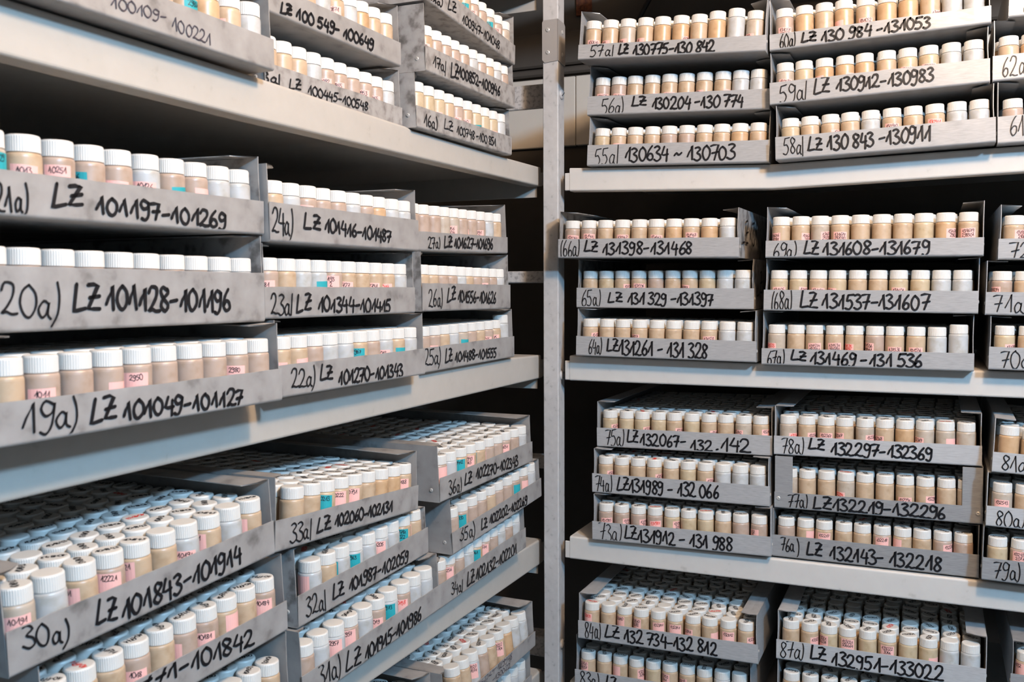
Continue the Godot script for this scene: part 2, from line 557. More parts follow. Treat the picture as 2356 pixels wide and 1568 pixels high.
func make_shelving():
	# left row, from the top: distances run from the near end (z = 1.07) to the corner
	var ll := 1.105
	shelf("topmost grey shelf of the left row, above the frame of trays", left_frame(0, 1.07), ll, 0.04, [[0, 0.527], [ll, 0.527]], [[0, 0.488], [ll, 0.488]], ll, true)
	shelf("grey shelf edge on the left under the trays marked 13a and 16a", left_frame(0, 1.07), ll, 0.04, [[0, 0.2185], [0.36, 0.2170], [0.62, 0.2128], [0.652, 0.2125], [0.67, 0.2103], [0.95, 0.2103], [ll, 0.2115]], [[0, 0.1780], [0.35, 0.1755], [ll, 0.1790]], ll, true, 0.0110, 0.0031)
	shelf("grey shelf edge on the left under the trays marked 19a, 22a and 25a", left_frame(0, 1.07), ll, 0.04, [[0, -0.0995], [0.65, -0.1000], [0.97, -0.1005], [ll, -0.1045]], [[0, -0.1425], [ll, -0.1440]], ll, true)
	shelf("grey shelf edge on the left under the trays marked 31a and 34a", left_frame(0, 1.07), ll, 0.04, [[0, -0.4195], [0.37, -0.4195], [0.50, -0.4175], [0.68, -0.4115], [ll, -0.4205]], [[0, -0.4590], [ll, -0.4635]], ll, true)
	shelf("lowest grey shelf on the left, below the tray marked 130022", left_frame(0, 1.07), ll, 0.04, [[0, -0.6490], [ll, -0.6490]], [[0, -0.6890], [ll, -0.6890]], ll, true)
	# right row
	var rl := 1.10
	var rf := Transform3D(Basis.IDENTITY, Vector3(0.0495, 0, 0))
	shelf("topmost grey shelf of the right row, above the tray marked 57a", rf, rl, 0.04, [[0, 0.64], [rl, 0.64]], [[0, 0.60], [rl, 0.60]], 0.0, false)
	shelf("sagging grey shelf on the right under the trays marked 55a and 58a", rf, rl, 0.04, [[0, 0.2045], [0.03, 0.2030], [0.33, 0.1922], [0.345, 0.1922], [0.63, 0.1976], [rl, 0.2058]], [[0, 0.1667], [0.33, 0.1555], [0.66, 0.1630], [rl, 0.172]], 0.0, false)
	shelf("grey shelf on the right under the trays marked 64a, 67a and 70a", rf, rl, 0.04, [[0, -0.1020], [0.33, -0.1065], [rl, -0.1085]], [[0, -0.1432], [rl, -0.1440]], 0.0, false)
	shelf("grey shelf on the right under the trays marked 73a, 76a and 79a", rf, rl, 0.04, [[0, -0.4030], [rl, -0.4030]], [[0, -0.4410], [rl, -0.4412]], 0.0, false)
	shelf("lowest grey shelf on the right, below the tray marked 83a", rf, rl, 0.04, [[0, -0.6485], [rl, -0.6485]], [[0, -0.6870], [rl, -0.6870]], 0.0, false)
	# the corner upright: an angle section with a riveted joining plate and slotted bolts
	var post := thing("corner_post", "light grey angle-section post in the corner between both shelf rows", "post")
	var st := start()
	box(st, Vector3(0.0118, FLOOR_Y, -0.0025), Vector3(0.0377, CEIL_Y - 0.01, 0.0), 0.0008)
	box(st, Vector3(0.0352, FLOOR_Y, -0.0300), Vector3(0.0377, CEIL_Y - 0.01, -0.0026), 0.0008)
	part("angle_post", done(st), mats.post_paint, post)
	# joining plate wraps both faces, lower corners cut
	st = start()
	var fp := [Vector3(0.0112, 0.441, 0), Vector3(0.0132, 0.4445, 0), Vector3(0.0386, 0.4445, 0), Vector3(0.0386, 0.378, 0), Vector3(0.0155, 0.376, 0), Vector3(0.0112, 0.381, 0)]
	plate(st, fp, Vector3(0, 0, 0.0002), Vector3(0, 0, 0.0014))
	var sp := [Vector3(0, 0.4445, 0.0014), Vector3(0, 0.443, -0.027), Vector3(0, 0.4395, -0.031), Vector3(0, 0.374, -0.031), Vector3(0, 0.378, 0.0014)]
	plate(st, sp, Vector3(0.0378, 0, 0), Vector3(0.0390, 0, 0))
	part("joining_plate", done(st), mats.plate_steel, post)
	for y in [0.4285, 0.3925]:
		part("rivet", rivet_mesh, mats.rivet_steel, post, Transform3D(Basis(Vector3.RIGHT, PI / 2).scaled(Vector3(1.15, 1.15, 1.15)), Vector3(0.0210, y, 0.0014)))
		part("rivet", rivet_mesh, mats.rivet_steel, post, Transform3D(Basis(Vector3.BACK, -PI / 2).scaled(Vector3(1.15, 1.15, 1.15)), Vector3(0.0390, y - 0.0015, -0.018)))
	for b in [[0.3265, 0.6], [-0.1360, 1.45], [-0.594, 1.2]]:
		var bolt := lathe(PackedVector2Array([Vector2(0.0082, 0), Vector2(0.0082, 0.0012), Vector2(0.0068, 0.0028), Vector2(0.0035, 0.0036), Vector2(0, 0.0038)]), 20)
		var bo := part("bolt", bolt, mats.post_paint, post, Transform3D(Basis(Vector3.BACK, -PI / 2), Vector3(0.0378, b[1 - 1], -0.0160)))
		st = start()
		box(st, Vector3(-0.0007, 0.0034, -0.006), Vector3(0.0007, 0.0040, 0.006), 0.0001)
		part("slot", done(st), mats.hole, bo, Transform3D(Basis(Vector3.UP, b[1]), Vector3.ZERO))
	# rails of the row behind, seen in the gap beside the upright
	var names := ["wide stained grey rail in the gap beside the tray marked 17a", "narrow grey rail in the gap beside the tray marked 26a", "narrow grey rail in the gap beside the tray marked 35a", "wide grey rail in the gap beside the tray marked 130022"]
	var spans := [[0.3158, 0.3570], [0.0178, 0.0383], [-0.3058, -0.2858], [-0.6420, -0.6050]]
	for k in 4:
		var rail := thing("cross_rail", names[k], "rail", "rails behind the corner upright")
		st = start()
		box(st, Vector3(-0.36, spans[k][0], -0.066), Vector3(-0.004 if k == 0 else 0.010, spans[k][1], -0.060), 0.0018)
		part("rail_face", done(st), mats.rail_paint, rail)
		st = start()
		box(st, Vector3(-0.36, spans[k][1] - 0.003, -0.10), Vector3(-0.004 if k == 0 else 0.010, spans[k][1] - 0.0012, -0.0665), 0.0005)
		part("rail_top", done(st), mats.rail_paint, rail)

func plate(st: SurfaceTool, poly: Array, a: Vector3, b: Vector3):
	var n := poly.size()
	for k in range(1, n - 1):
		tri(st, poly[0] + b, poly[k] + b, poly[k + 1] + b)
		tri(st, poly[0] + a, poly[k + 1] + a, poly[k] + a)
	for k in n:
		var p: Vector3 = poly[k]
		var q: Vector3 = poly[(k + 1) % n]
		quad(st, p + a, q + a, q + b, p + b)

# ---------------------------------------------------------------- vials
func make_vial_meshes():
	body_mesh = lathe(body_profile(), 36)
	body_plain = lathe(body_profile(), 18)
	cap_mesh = lathe(cap_profile(), 84, 0.00026, 1, 2)
	cap_plain = lathe(cap_profile(), 20)
	rivet_mesh = lathe(PackedVector2Array([Vector2(0.0030, 0), Vector2(0.0030, 0.0004), Vector2(0.0022, 0.0010), Vector2(0.0011, 0.0012), Vector2(0.0009, 0.0003), Vector2(0, 0.0003)]), 16)

func body_profile() -> PackedVector2Array:
	return PackedVector2Array([Vector2(0, 0), Vector2(0.0112, 0), Vector2(0.0123, 0.0008), Vector2(0.0127, 0.0025), Vector2(0.0127, 0.0425), Vector2(0.0125, 0.0440), Vector2(0.0120, 0.0452), Vector2(0.0110, 0.0458), Vector2(0.0106, 0.0470)])

func cap_profile() -> PackedVector2Array:   # height above the vial's base
	return PackedVector2Array([Vector2(0.0107, 0.0462), Vector2(0.01195, 0.0462), Vector2(0.01185, 0.0570), Vector2(0.0112, 0.0582), Vector2(0.0104, 0.0585), Vector2(0, 0.0585)])

const ORDINALS := ["first", "second", "third", "fourth", "fifth", "sixth", "seventh", "eighth", "ninth", "tenth"]
const TONE_WORDS := {"t": "tan", "o": "ochre", "y": "yellowish", "m": "dull brown", "g": "greyish tan", "c": "clear whitish"}

func parse(token: String) -> Dictionary:
	var d := {"tone": token[0], "sticker": "", "side": "=", "top": 0.0, "text": [], "lift": 0.0}
	var s := token.substr(1)
	if "^" in s:
		d.lift = float(s.get_slice("^", 1)) * 0.001
		s = s.get_slice("^", 0)
	if ":" in s:
		d.text = s.get_slice(":", 1).split("/")
		s = s.get_slice(":", 0)
	if s.length() >= 3:
		d.sticker = s[0]
		d.side = s[1]
		d.top = float(s.substr(2)) * 0.001
	return d

# paper on the wall of a vial: a patch of a cylinder between two angles (0 = towards local +z)
func sticker_mesh(st: SurfaceTool, mid: float, half: float, y0: float, y1: float, skew: float, xf: Transform3D):
	var r := VIAL_R + 0.00012
	var rows := [[], []]
	for k in 9:
		var a := mid + half * (k / 4.0 - 1.0)
		var p := Vector3(sin(a) * r, 0, cos(a) * r)
		rows[0].append(xf * (p + Vector3(0, y0 + skew * (k / 4.0 - 1.0), 0)))
		rows[1].append(xf * (p + Vector3(0, y1 + skew * (k / 4.0 - 1.0), 0)))
	for k in 8:
		quad(st, rows[0][k], rows[1][k], rows[1][k + 1], rows[0][k + 1])

func sticker_text(st: SurfaceTool, lines: Array, mid: float, half: float, y1: float, skew: float, xf: Transform3D):
	var r := VIAL_R + 0.00022
	var place := func(p: Vector2) -> Vector3:
		var a := mid + p.x / r
		return xf * Vector3(sin(a) * r, p.y + skew * p.x / (half * r), cos(a) * r)
	var w := half * r
	for k in lines.size():
		var t: String = lines[k]
		if t == "":
			continue
		var tw := minf(t.length() * 0.0026, w * 1.85)
		var y := y1 - 0.0058 - 0.0056 * k
		write_line(st, t, Vector2(-tw * 0.5, y), Vector2(tw * 0.5, y), 0.0043, 0.00062, place, 0.05)

func make_trays():
	var table := [
		["10a", "L", [1.0037, .2198, .024, -.0003, -.0011, .297, .0302, .074, .074], "t t t t t t tb>9:29801 o tp<6 c", "0000000111", [["100109-", .098, .1572, .0084, .0105, .0087], ["100221", .1624, .2101, .0069, .004, .0103]]],
		["13a", "L", [.6849, .2062, -.0045, -.0002, -.0041, .266, .03, .0765, .0767], "t t tp<4 c mp=6:30992 mp=7:30955 m mp=8:30953 mp=6:30955 c", "0111101000", [["13a|", -.0182, .0254, .0098, .0114, .0098], ["LZ", .0381, .0594, .0108, .013, .0104], ["100445-100548", .0697, .1883, .0106, .0131, .0094]]],
		["14a", "L", [.7042, .284, .002, -.0021, -.0034, .274, .0287, .074, .074], "t t t t c tp=10:30871 c o t tp<6", "0000000100", [["LZ", .0365, .057, .003, .0065, .0107], ["100 549- 100649", .062, .2113, .0048, .0065, .0115]]],
		["16a", "L", [.4092, .2116, .011, .0044, .0025, .2893, .0274, .0688, .0689], "y y yp=3 t mr=5:1031 tp=6:1010 yb>3 y yp>2 c", "", [["16a)", .0174, .055, .0054, .0037, .015], ["LZ", .0715, .0985, .0084, .0091, .0133], ["100748 -100 851", .1071, .2321, .0068, .0067, .0112]]],
		["17a", "L", [.404, .2817, .0217, -.0099, .0027, .2817, .0316, .0838, .0651], "tp=5:1677 m m mp=3 m c m t c m", "", [["17a|", .0181, .0557, .009, .008, .0142], ["LZ", .0675, .092, .0061, .0069, .0178], ["100852-100946", .0903, .2264, .0105, .0087, .0134]]],
		["18a", "L", [.4041, .3686, .0239, -.0233, -.0704, .287, .0296, .074, .074], "t t t t tb=9:2992 mp=8:2992 m gb=10:2930 mp=10:2939 g", "", [["18a)", .0047, .0439, .0001, .0053, .0088], ["LZ", .0574, .0837, .0076, .0118, .013], ["100947-101048", .1005, .2271, .0046, .0063, .0118]]],
		["19a", "L", [1.0329, -.0947, .0449, .0004, -.0029, .302, .0303, .0746, .0736], "t mp=6:1011 m mp>5 mp=10:2950 m m m mp=7:2980 m", "1111111111", [["19a)", .0201, .0697, .0082, .0065, .0194], ["LZ", .0777, .1033, .0071, .0083, .0175], ["101049-101127", .1084, .2462, .0063, .0033, .0137]]],
		["20a", "L", [1.0298, -.0188, .0277, .0008, -.0066, .297, .0461, .0787, .0809], "m m m m m m m m c c", "0111111110", [["20a)", .0176, .0677, .013, .0093, .0219], ["LZ", .0778, .1025, .0135, .0147, .0193], ["101128-101196", .1076, .2498, .0146, .0108, .0187]]],
		["21a", "L", [1.0244, .061, .0243, -.0017, .0017, .298, .0318, .074, .074], "gb>12:29 tp=6:1013 mp=9:10251 mb<7:296 mp=3 cp=5:10126 mb>4 mp>5 c c", "0111111111", [["21a)", .0124, .0412, .0039, .003, .0185], ["LZ", .0592, .09, .009, .013, .0155], ["101197-101269", .0987, .2453, .0078, .0038, .0136]]],
		["22a", "L", [.7173, -.0963, .029, -.0008, -.0041, .292, .0323, .0762, .0761], "tp=2 tp>4 m c c tb=8:2967 m cp=3:1013 tb>4 c", "0111111000", [["22a)", .0212, .0624, .0085, .0076, .0181], ["LZ", .0693, .0937, .0121, .0121, .0149], ["101270-101343", .102, .238, .005, .0026, .0146]]],
		["23a", "L", [.7274, -.0189, .0239, .0009, -.0044, .2865, .0313, .073, .0742], "mp=6:381 t c cb>6 mp=12:193/2 tp=6:1727 t tp=5:22731 tr=4:1014 c", "1111111110", [["23a|", .0081, .0434, .0046, .0038, .0195], ["LZ", .0483, .0752, .0064, .0086, .0179], ["101344-101415", .0845, .2294, .0063, .0019, .0148]]],
		["24a", "L", [.7257, .0553, .0303, .0005, .0003, .284, .0375, .074, .074], "t c mp=2 m m c m o c c", "1111000000", [["24a)", .0025, .0355, .009, .0071, .0221], ["LZ", .0521, .0824, .016, .0144, .0154], ["101416-101487", .0876, .2205, .0139, .0075, .0135]]],
		["25a", "L", [.3939, -.0997, .0091, .001, .0053, .287, .0326, .0784, .0749], "m mp=1 t c gb>4 m t mp=4:1255 tp=5:2075 cp<9:1082/295^7", "", [["25a)", .0007, .0465, .0104, .0075, .0202], ["LZ", .0576, .0802, .0101, .011, .0175], ["101488-101555", .0859, .2209, .0088, .005, .0134]]],
		["26a", "L", [.4178, -.0195, .0217, -.0167, -.0084, .2799, .036, .0755, .0817], "t t m m c t m mp=2:1016 m c", "", [["26a)", .0153, .0549, .0073, .0053, .0212], ["LZ", .0669, .0934, .0116, .016, .0181], ["101556-101626", .0988, .2251, .0117, .0086, .0153]]],
		["27a", "L", [.4262, .0571, .013, .0015, .0161, .287, .0246, .074, .074], "m m m gp<9:1051/2915 gp=11:2956/0304 m mp<8:101/295 mp=8:1091/295 c tp<5", "", [["27a)", .0388, .0725, .004, .0031, .0137], ["LZ", .0825, .1063, .0048, .0075, .0149], ["101627-101696", .1114, .2342, .0057, .0061, .0137]]],
		["28a", "L", [.9814, -.4178, .0241, -.0011, 0, .284, .03, .0764, .0844], "t t t t t t t t t t", "0000000011", []],
		["29a", "L", [.9844, -.3403, .0241, -.0035, .0311, .284, .0308, .0785, .0785], "t t t mp=6:1018 t mp<8 mp=7:10181 tp>14 t mp=10:10184", "0111111111", [["LZ", .0289, .0456, .025, .0238, .0157], ["101771-101842", .0496, .2325, .0242, .0064, .0151]]],
		["30a", "L", [1.0144, -.2594, .0273, -.0036, .0399, .2924, .0334, .074, .074], "gp=6:10191 c tp<8:191 mp=10:12221 tp<13:10221 t cp=3:10191 tp<12:1021 c tp<9", "1111111111/0111100000/0011000000/0001000000", [["30a)", .0121, .0525, .017, .0071, .0156], ["LZ", .0758, .098, .0108, .0091, .0191], ["101843-101914", .1005, .2449, .0048, .0079, .0164]]],
		["31a", "L", [.6835, -.4167, .0277, .0054, .0349, .2936, .0323, .078, .0737], "m c cp=14:2957 mp=12:2957 c mp=5:1019 cb=14:2973 mr=8:10198 c c", "1111111111", [["31a)", .0273, .0685, .0093, .0061, .0226], ["LZ", .0758, .109, .0056, .0048, .0215], ["101915-101986", .1142, .2423, .0032, .0043, .0156]]],
		["32a", "L", [.6804, -.3369, .0213, -.015, .0186, .2798, .0339, .0821, .0607], "cp<10 t cb<14:2932 cb=14:2963 c cp=14:10205 c tb=20:29781/3022 tp<18", "111111000", [["32a|", .0129, .0503, .0083, .0046, .0196], ["LZ", .0616, .0856, .0106, .01, .0163], ["101987-102059", .0933, .2276, .009, .0053, .0138]]],
		["33a", "L", [.7175, -.2489, .0224, -.0028, -.0661, .2831, .0316, .074, .074], "t t yb=13:30213 tp=14:10222 tp=14:10731 t o o tp=10:10188", "111111110", [["33a|", .0232, .0615, .0068, .0048, .0183], ["LZ", .0681, .0951, .0088, .01, .015], ["102060-102131", .1012, .2211, .0094, .0084, .0127]]],
		["34a", "L", [.3826, -.4105, .0245, -.0037, .0284, .287, .0329, .0618, .0711], "m mp=12:10256 m c tb=12:2961 mp=15:29571 m c m c", "", [["34a|", .0305, .0649, .0101, .0027, .0158], ["LZ", .077, .1015, .0057, .0052, .0191], ["102132-102201", .1057, .2503, .0048, .0023, .0163]]],
		["35a", "L", [.3539, -.3457, .0288, .021, .0639, .2963, .0307, .0757, .0621], "m mb=12:2930 m m t m m mb>10 mp>9 c", "", [["35a)", .0189, .066, .0137, .0067, .0185], ["LZ", .0822, .1025, .0107, .0091, .0147], ["102202-102269", .1088, .2398, .0103, .0045, .0131]]],
		["36a", "L", [.3894, -.2679, .0291, .0169, .0134, .2963, .0322, .074, .074], "mp>13 c tb=14:29412 tp=16:10943/3065 tb<16:2951 mp<9 m mp=9:29691 m c", "", [["36a)", .0229, .0592, .0069, .0018, .019], ["LZ", .0669, .09, .0096, .0098, .016], ["102270-102343", .0998, .2407, .0114, .0048, .0146]]],
		["39a", "L", [.3681, -.6475, .0205, .0053, 0, .2971, .03, .0743, .0816], "t t t t t t t c c c", "", []],
		["40a", "L", [.3801, -.5723, .0285, .0177, .027, .2971, .0249, .074, .074], "t t cp=22:130020/307071 m t tp=24:130022/305701 o c c", "111100000", [["129924-129948", .0954, .2099, .0207, .0143, .0102], ["-130022", .1404, .2026, .0057, .004, .0073]]],
		["41a", "L", [.6901, -.5665, .0165, .0053, 0, .2971, .03, .074, .074], "t t t t t t t t t t", "", []],
		["57a", "R", [.0936, .3614, .0573, .0117, -.0535, .2841, .0226, .074, .074], "tp=7:130840 tp<5:40 gp<6:141/152 tp<6:1 o op>6:130841 t o^3 c^5 gp<4:140", "1111111111", [["57a|", .0199, .0597, .0034, .0034, .017], ["LZ", .0653, .081, .0057, .0057, .0136], ["130775-130 842", .0881, .2117, .0027, .0027, .0154]]],
		["56a", "R", [.0948, .2825, .0186, .0006, -.0427, .2835, .0294, .0773, .0745], "mp=4:130772 mp=3:130771 t tp>2 tp=2:130773 t tp<3:774 tp>3 c c", "0111111111", [["56a)", .0241, .0624, .0015, .0015, .022], ["LZ", .0737, .0992, .0118, .0118, .0147], ["130204 -130 774", .1063, .2466, .0059, .0059, .017]]],
		["55a", "R", [.0934, .2037, .0147, -.0003, -.0367, .2843, .0326, .0775, .0759], "y tp=2 t t m m t t o t", "0000000111", [["55a|", .0128, .054, .0016, .0016, .0261], ["130634 ~ 130703", .0626, .2346, .0059, .0059, .0209]]],
		["60a", "R", [.3809, .349, .0391, -0, .0239, .2856, .0229, .074, .074], "mp=9:131051/29555 o t op<8 tp=7:131052/2951 o o tp>5:131053 c c", "1111111000", [["60a)", .0143, .0371, .0023, .0023, .0195], ["LZ", .0443, .0657, .0069, .0069, .0126], ["130 984 -131053", .0714, .2128, .0034, .0053, .0149]]],
		["59a", "R", [.3813, .2728, .0346, -.0003, .0243, .2857, .0316, .075, .0749], "gp=4:130981 y op<3:2 op>3:13 o tp=1 yp=2:130982 yp=3:130982 c c", "1111111111", [["59a|", .0143, .0543, .0032, .0032, .0237], ["LZ", .0614, .0843, .0095, .0095, .0206], ["130912-130983", .0914, .2185, .0095, .0095, .0174]]],
		["58a", "R", [.3901, .1931, .0339, -.0005, .0261, .2856, .033, .0786, .0782], "y t tp>4:1309 t c tp=5:130910 t tr=6:130911 c c", "1111111111", [["58a|", .0114, .0414, .0066, .0066, .0231], ["LZ", .0457, .0671, .0099, .0099, .0182], ["130 843 -130911", .0714, .2071, .0083, .0099, .0198]]],
		["63a", "R", [.6872, .3644, .024, 0, -.0135, .285, .03, .074, .074], "t t t t t t t t t t", "", [["63a|", .0171, .0484, .003, .003, .0225]]],
		["62a", "R", [.6702, .282, .0249, -.0003, .0141, .285, .0338, .0807, .0736], "t op=4:131 t t t t t t t t", "1000000000", [["62a)", .0114, .0442, .0051, .0051, .026]]],
		["61a", "R", [.678, .1988, .0257, -.0003, .0169, .285, .0362, .082, .0813], "m mp=6:131119 t t t t t t t t", "1000000000", [["61a)", .0143, .0485, .0101, .0101, .0261]]],
		["66a", "R", [.0537, .0568, .0401, .001, -.0135, .2861, .0301, .074, .074], "mp=6:131466 mp=8:131466/297073 t tp=6:131467 t tp=5:131467 o tp=8:131468/29721 o c", "0100111111", [["(66a)", .0043, .0372, .0024, .0024, .0253], ["LZ", .0443, .0672, .0105, .0105, .0165], ["131398-131468", .0744, .2174, .006, .006, .0181]]],
		["65a", "R", [.0729, -.0229, .0071, -.001, -.0049, .2838, .032, .078, .0758], "t y tp>6:131396 tp=7:131396/297261 m t tp<5:131397 y c c", "0000000011", [["65a)", .0085, .0426, .0032, .0032, .0256], ["LZ", .0539, .0795, .0096, .0096, .016], ["131 329 -131397", .0866, .2242, .0064, .0064, .0176]]],
		["64a", "R", [.0784, -.0999, .0245, -.0001, -.011, .285, .0318, .0758, .0774], "tp>6:131327 t t tp<5:131327 t t t tp=5:131328 c c", "0001001111", [["64a)", .0214, .0442, .0048, .0048, .0222], ["LZ", .0527, .0713, .0095, .0095, .0191], ["131261 - 131 328", .0713, .2138, .0048, .0032, .0222]]],
		["69a", "R", [.3782, .0519, .0402, -.0001, -.0072, .2857, .025, .074, .074], "tp<11:131676/297281 tp>10:131677/2972 gp>12:131677/297280 tp=11:131677/297280 t t t y op>13:131678/2983 tp=13:131679/298301", "1111111111", [["69a)", .0114, .0457, .0012, .0012, .02], ["LZ", .0543, .0757, .005, .005, .0187], ["131608-131679", .08, .22, .0037, .0037, .0175]]],
		["68a", "R", [.3742, -.0253, .0277, -.0001, -.0098, .2852, .031, .0761, .0767], "yp=4:131605 yp>4:131606 tp=3:131606 yp<3:1316 t t yp=4:131607 y c c", "1111111111", [["(68a)", .0114, .0414, .0016, .0016, .0264], ["LZ", .0528, .0784, .0062, .0062, .0233], ["131537-131607", .0827, .2253, .0047, .0047, .0202]]],
		["67a", "R", [.371, -.106, .021, -0, -.0041, .2851, .0248, .0793, .0778], "gr<8:131533 t tp=9:131534/297781 tp=10:131534/297781 tr<9:131535/29779 mp<11:131536/298461 tp=6:131536 tp=6:131536 c c^4", "1111111111", [["67a)", .0086, .0342, .0012, .0012, .0199], ["LZ", .0428, .0656, .0087, .0087, .0137], ["131469 -131 536", .0698, .2209, .0037, .0037, .0174]]],
		["72a", "R", [.6819, .0449, .0236, 0, -.0116, .285, .0282, .074, .074], "tp>12:131901/2906 t t t t t t t t t", "1000000000", [["72a)", .0142, .057, .0028, .0028, .0212]]],
		["71a", "R", [.6679, -.0296, .0243, -0, -.0147, .285, .0313, .0735, .0743], "mp<7:131834 tp>7:131835 tp<7:131836 t t t t t t t", "1000000000", [["71a)", .01, .0527, .0047, .0047, .0235]]],
		["70a", "R", [.6737, -.1036, .0242, -0, -.0101, .285, .031, .0726, .0714], "yp>4:131749 t t t t t t t t t", "1000000000", [["70a)", .0142, .057, .0031, .0031, .0232]]],
		["75a", "R", [.101, -.2517, -.0141, -.0016, .0114, .2823, .0312, .074, .074], "yp>6:132141 y yp>4:132141 y tp>4:132141 y tp>3:132142 t gp<6:132142 tp>8:132142", "0010111111", [["75a)", .0155, .048, .0031, .0031, .0265], ["LZ", .0522, .072, .0094, .0094, .0218], ["132067-", .0734, .1496, .0062, .0062, .0187], ["132", .1553, .1906, .0031, .0031, .0171], [".142", .1962, .2513, .0047, .0047, .0203]]],
		["74a", "R", [.099, -.3249, .0039, -.001, .0058, .2836, .0315, .072, .0734], "tp>5:132064 t t tp>5:132065 t y tp>4:132066 c c c", "1111111111", [["74a)", .0057, .0355, .0031, .0031, .0252], ["LZ", .0425, .0638, .0079, .0079, .0205], ["131989 - 132 066", .0624, .2084, .0063, .0063, .0205]]],
		["73a", "R", [.1021, -.4012, .012, -.0001, .0118, .2842, .0308, .0749, .0734], "mp=6:131985 mp>7:131986/2031 mp>8:131986/2031 mr=8:131987 yp>10:131987/2054 y y t m mp<8:132/2", "1111111111", [["73a)", .0128, .0512, .0015, .0015, .0277], ["LZ", .0554, .0767, .0077, .0077, .0216], ["131912 - 131 988", .0767, .2273, .0046, .0046, .02]]],
		["78a", "R", [.3868, -.2443, -.0053, .0005, .0078, .283, .0291, .074, .074], "gr>4:132366 tp>6:132366 tp=7:132367 tp<8:132367 gp>7:132368 tp<6:132368 o gp<7:132369 gp>7 g", "1111111111", [["78a)", .0113, .0453, .0029, .0029, .0233], ["LZ", .0509, .075, .0117, .0117, .016], ["132297-132369", .0821, .2222, .0058, .0058, .0175]]],
		["77a", "R", [.3881, -.3259, -.0061, .0002, .0064, .2846, .0247, .0804, .0808], "g t t gr<6:132294 t t tp=5:132296 tp>9:132296 t g", "1111111111", [["77a)", .0199, .0498, .0025, .0025, .0198], ["LZ", .0569, .084, .0037, .0037, .0186], ["132219-132296", .084, .239, .0037, .0037, .0171]]],
		["76a", "R", [.3861, -.4002, -.0039, .0006, -.0006, .283, .0334, .0731, .0749], "m tp>9 tp=9:132217 t t mp=12:132218 tp<10 t mp>9:132218 m", "1111111111", [["76a", .0127, .0325, .01, .01, .0201], [")", .034, .0439, .0007, .0007, .0278], ["LZ", .0509, .075, .0084, .0084, .0201], ["132143- 132218", .0835, .2363, .005, .005, .0201]]],
		["81a", "R", [.6809, -.2435, .0236, -.0002, -.035, .285, .0279, .074, .074], "o^4 t t t t t t t t t", "1000000000", [["81a)", .0114, .0484, .0042, .0042, .0215]]],
		["80a", "R", [.6751, -.3185, .0237, -.0001, -.0201, .285, .0284, .0737, .0698], "gp=9:132513 t t t t t t t t t", "1000000000", [["80a)", .0114, .0484, .0028, .0028, .0213]]],
		["79a", "R", [.6715, -.3936, .0244, -0, -.0188, .285, .0315, .0739, .0736], "y mp=14:132431/2071 t t t t t t t t", "1100000000", [["79a)", .0143, .0485, .0047, .0047, .0221], ["LZ", .057, .0798, .0079, .0079, .0205]]],
		["84a", "R", [.0875, -.5582, .0392, .0009, .0081, .286, .0302, .074, .074], "tr<12:132809 t tp<14:132810 tp<15:132810/30282 tp=12:132811 tp=12:132811 tp<8:132811 tp>7 tp=12:132812 tp>8:132812", "1111111111", [["84a)", .0114, .04, .003, .003, .0266], ["LZ", .0458, .0715, .0091, .0091, .0205], ["132 734-132 812", .0772, .2259, .006, .006, .0196]]],
		["83a", "R", [.0762, -.6466, .024, .0004, .0103, .285, .03, .087, .0865], "tp<16:132730/306057 t tp<14 tp>18:132732/30962 y tp<14:132733/3041 tp<10:132733 t c c", "1111111100", [["83a)", .01, .0442, .006, .006, .0225], ["LZ", .0527, .0741, .006, .006, .021]]],
		["87a", "R", [.3964, -.5521, .0138, .0007, -.0001, .2843, .0304, .074, .074], "t tp>9:133021 yp<17:133021/306336 tp=14:133021/306664 y tp=12:133022/3066 y yp>3 c c", "1111111111", [["87a)", .0057, .0412, .0046, .0046, .0243], ["LZ", .0498, .0739, .0091, .0091, .0197], ["132951-133022", .0796, .2303, .0046, .0046, .0197]]],
		["86a", "R", [.3984, -.632, .0138, .0002, 0, .2843, .03, .0787, .0787], "t t t t t t t t t t", "", []],
		["90a", "R", [.7096, -.549, .024, -.0001, -.0134, .285, .03, .074, .074], "tp<14:1332 t t t t t t t t t", "", [["90a)", .0171, .057, .0045, .0045, .021]]],	]
	var where_words := {"28a": "lowest tray below tray 30a", "39a": "lowest tray below tray 34a", "41a": "tray below tray 31a", "86a": "tray under tray 87a",
		"10a": "nearest top-shelf tray", "14a": "tray above tray 13a", "29a": "tray under tray 30a", "40a": "faintly lettered tray"}
	for row in table:
		one_tray(row[0], row[1], row[2], row[3], row[4], row[5], where_words.get(row[0], "tray " + row[0]))

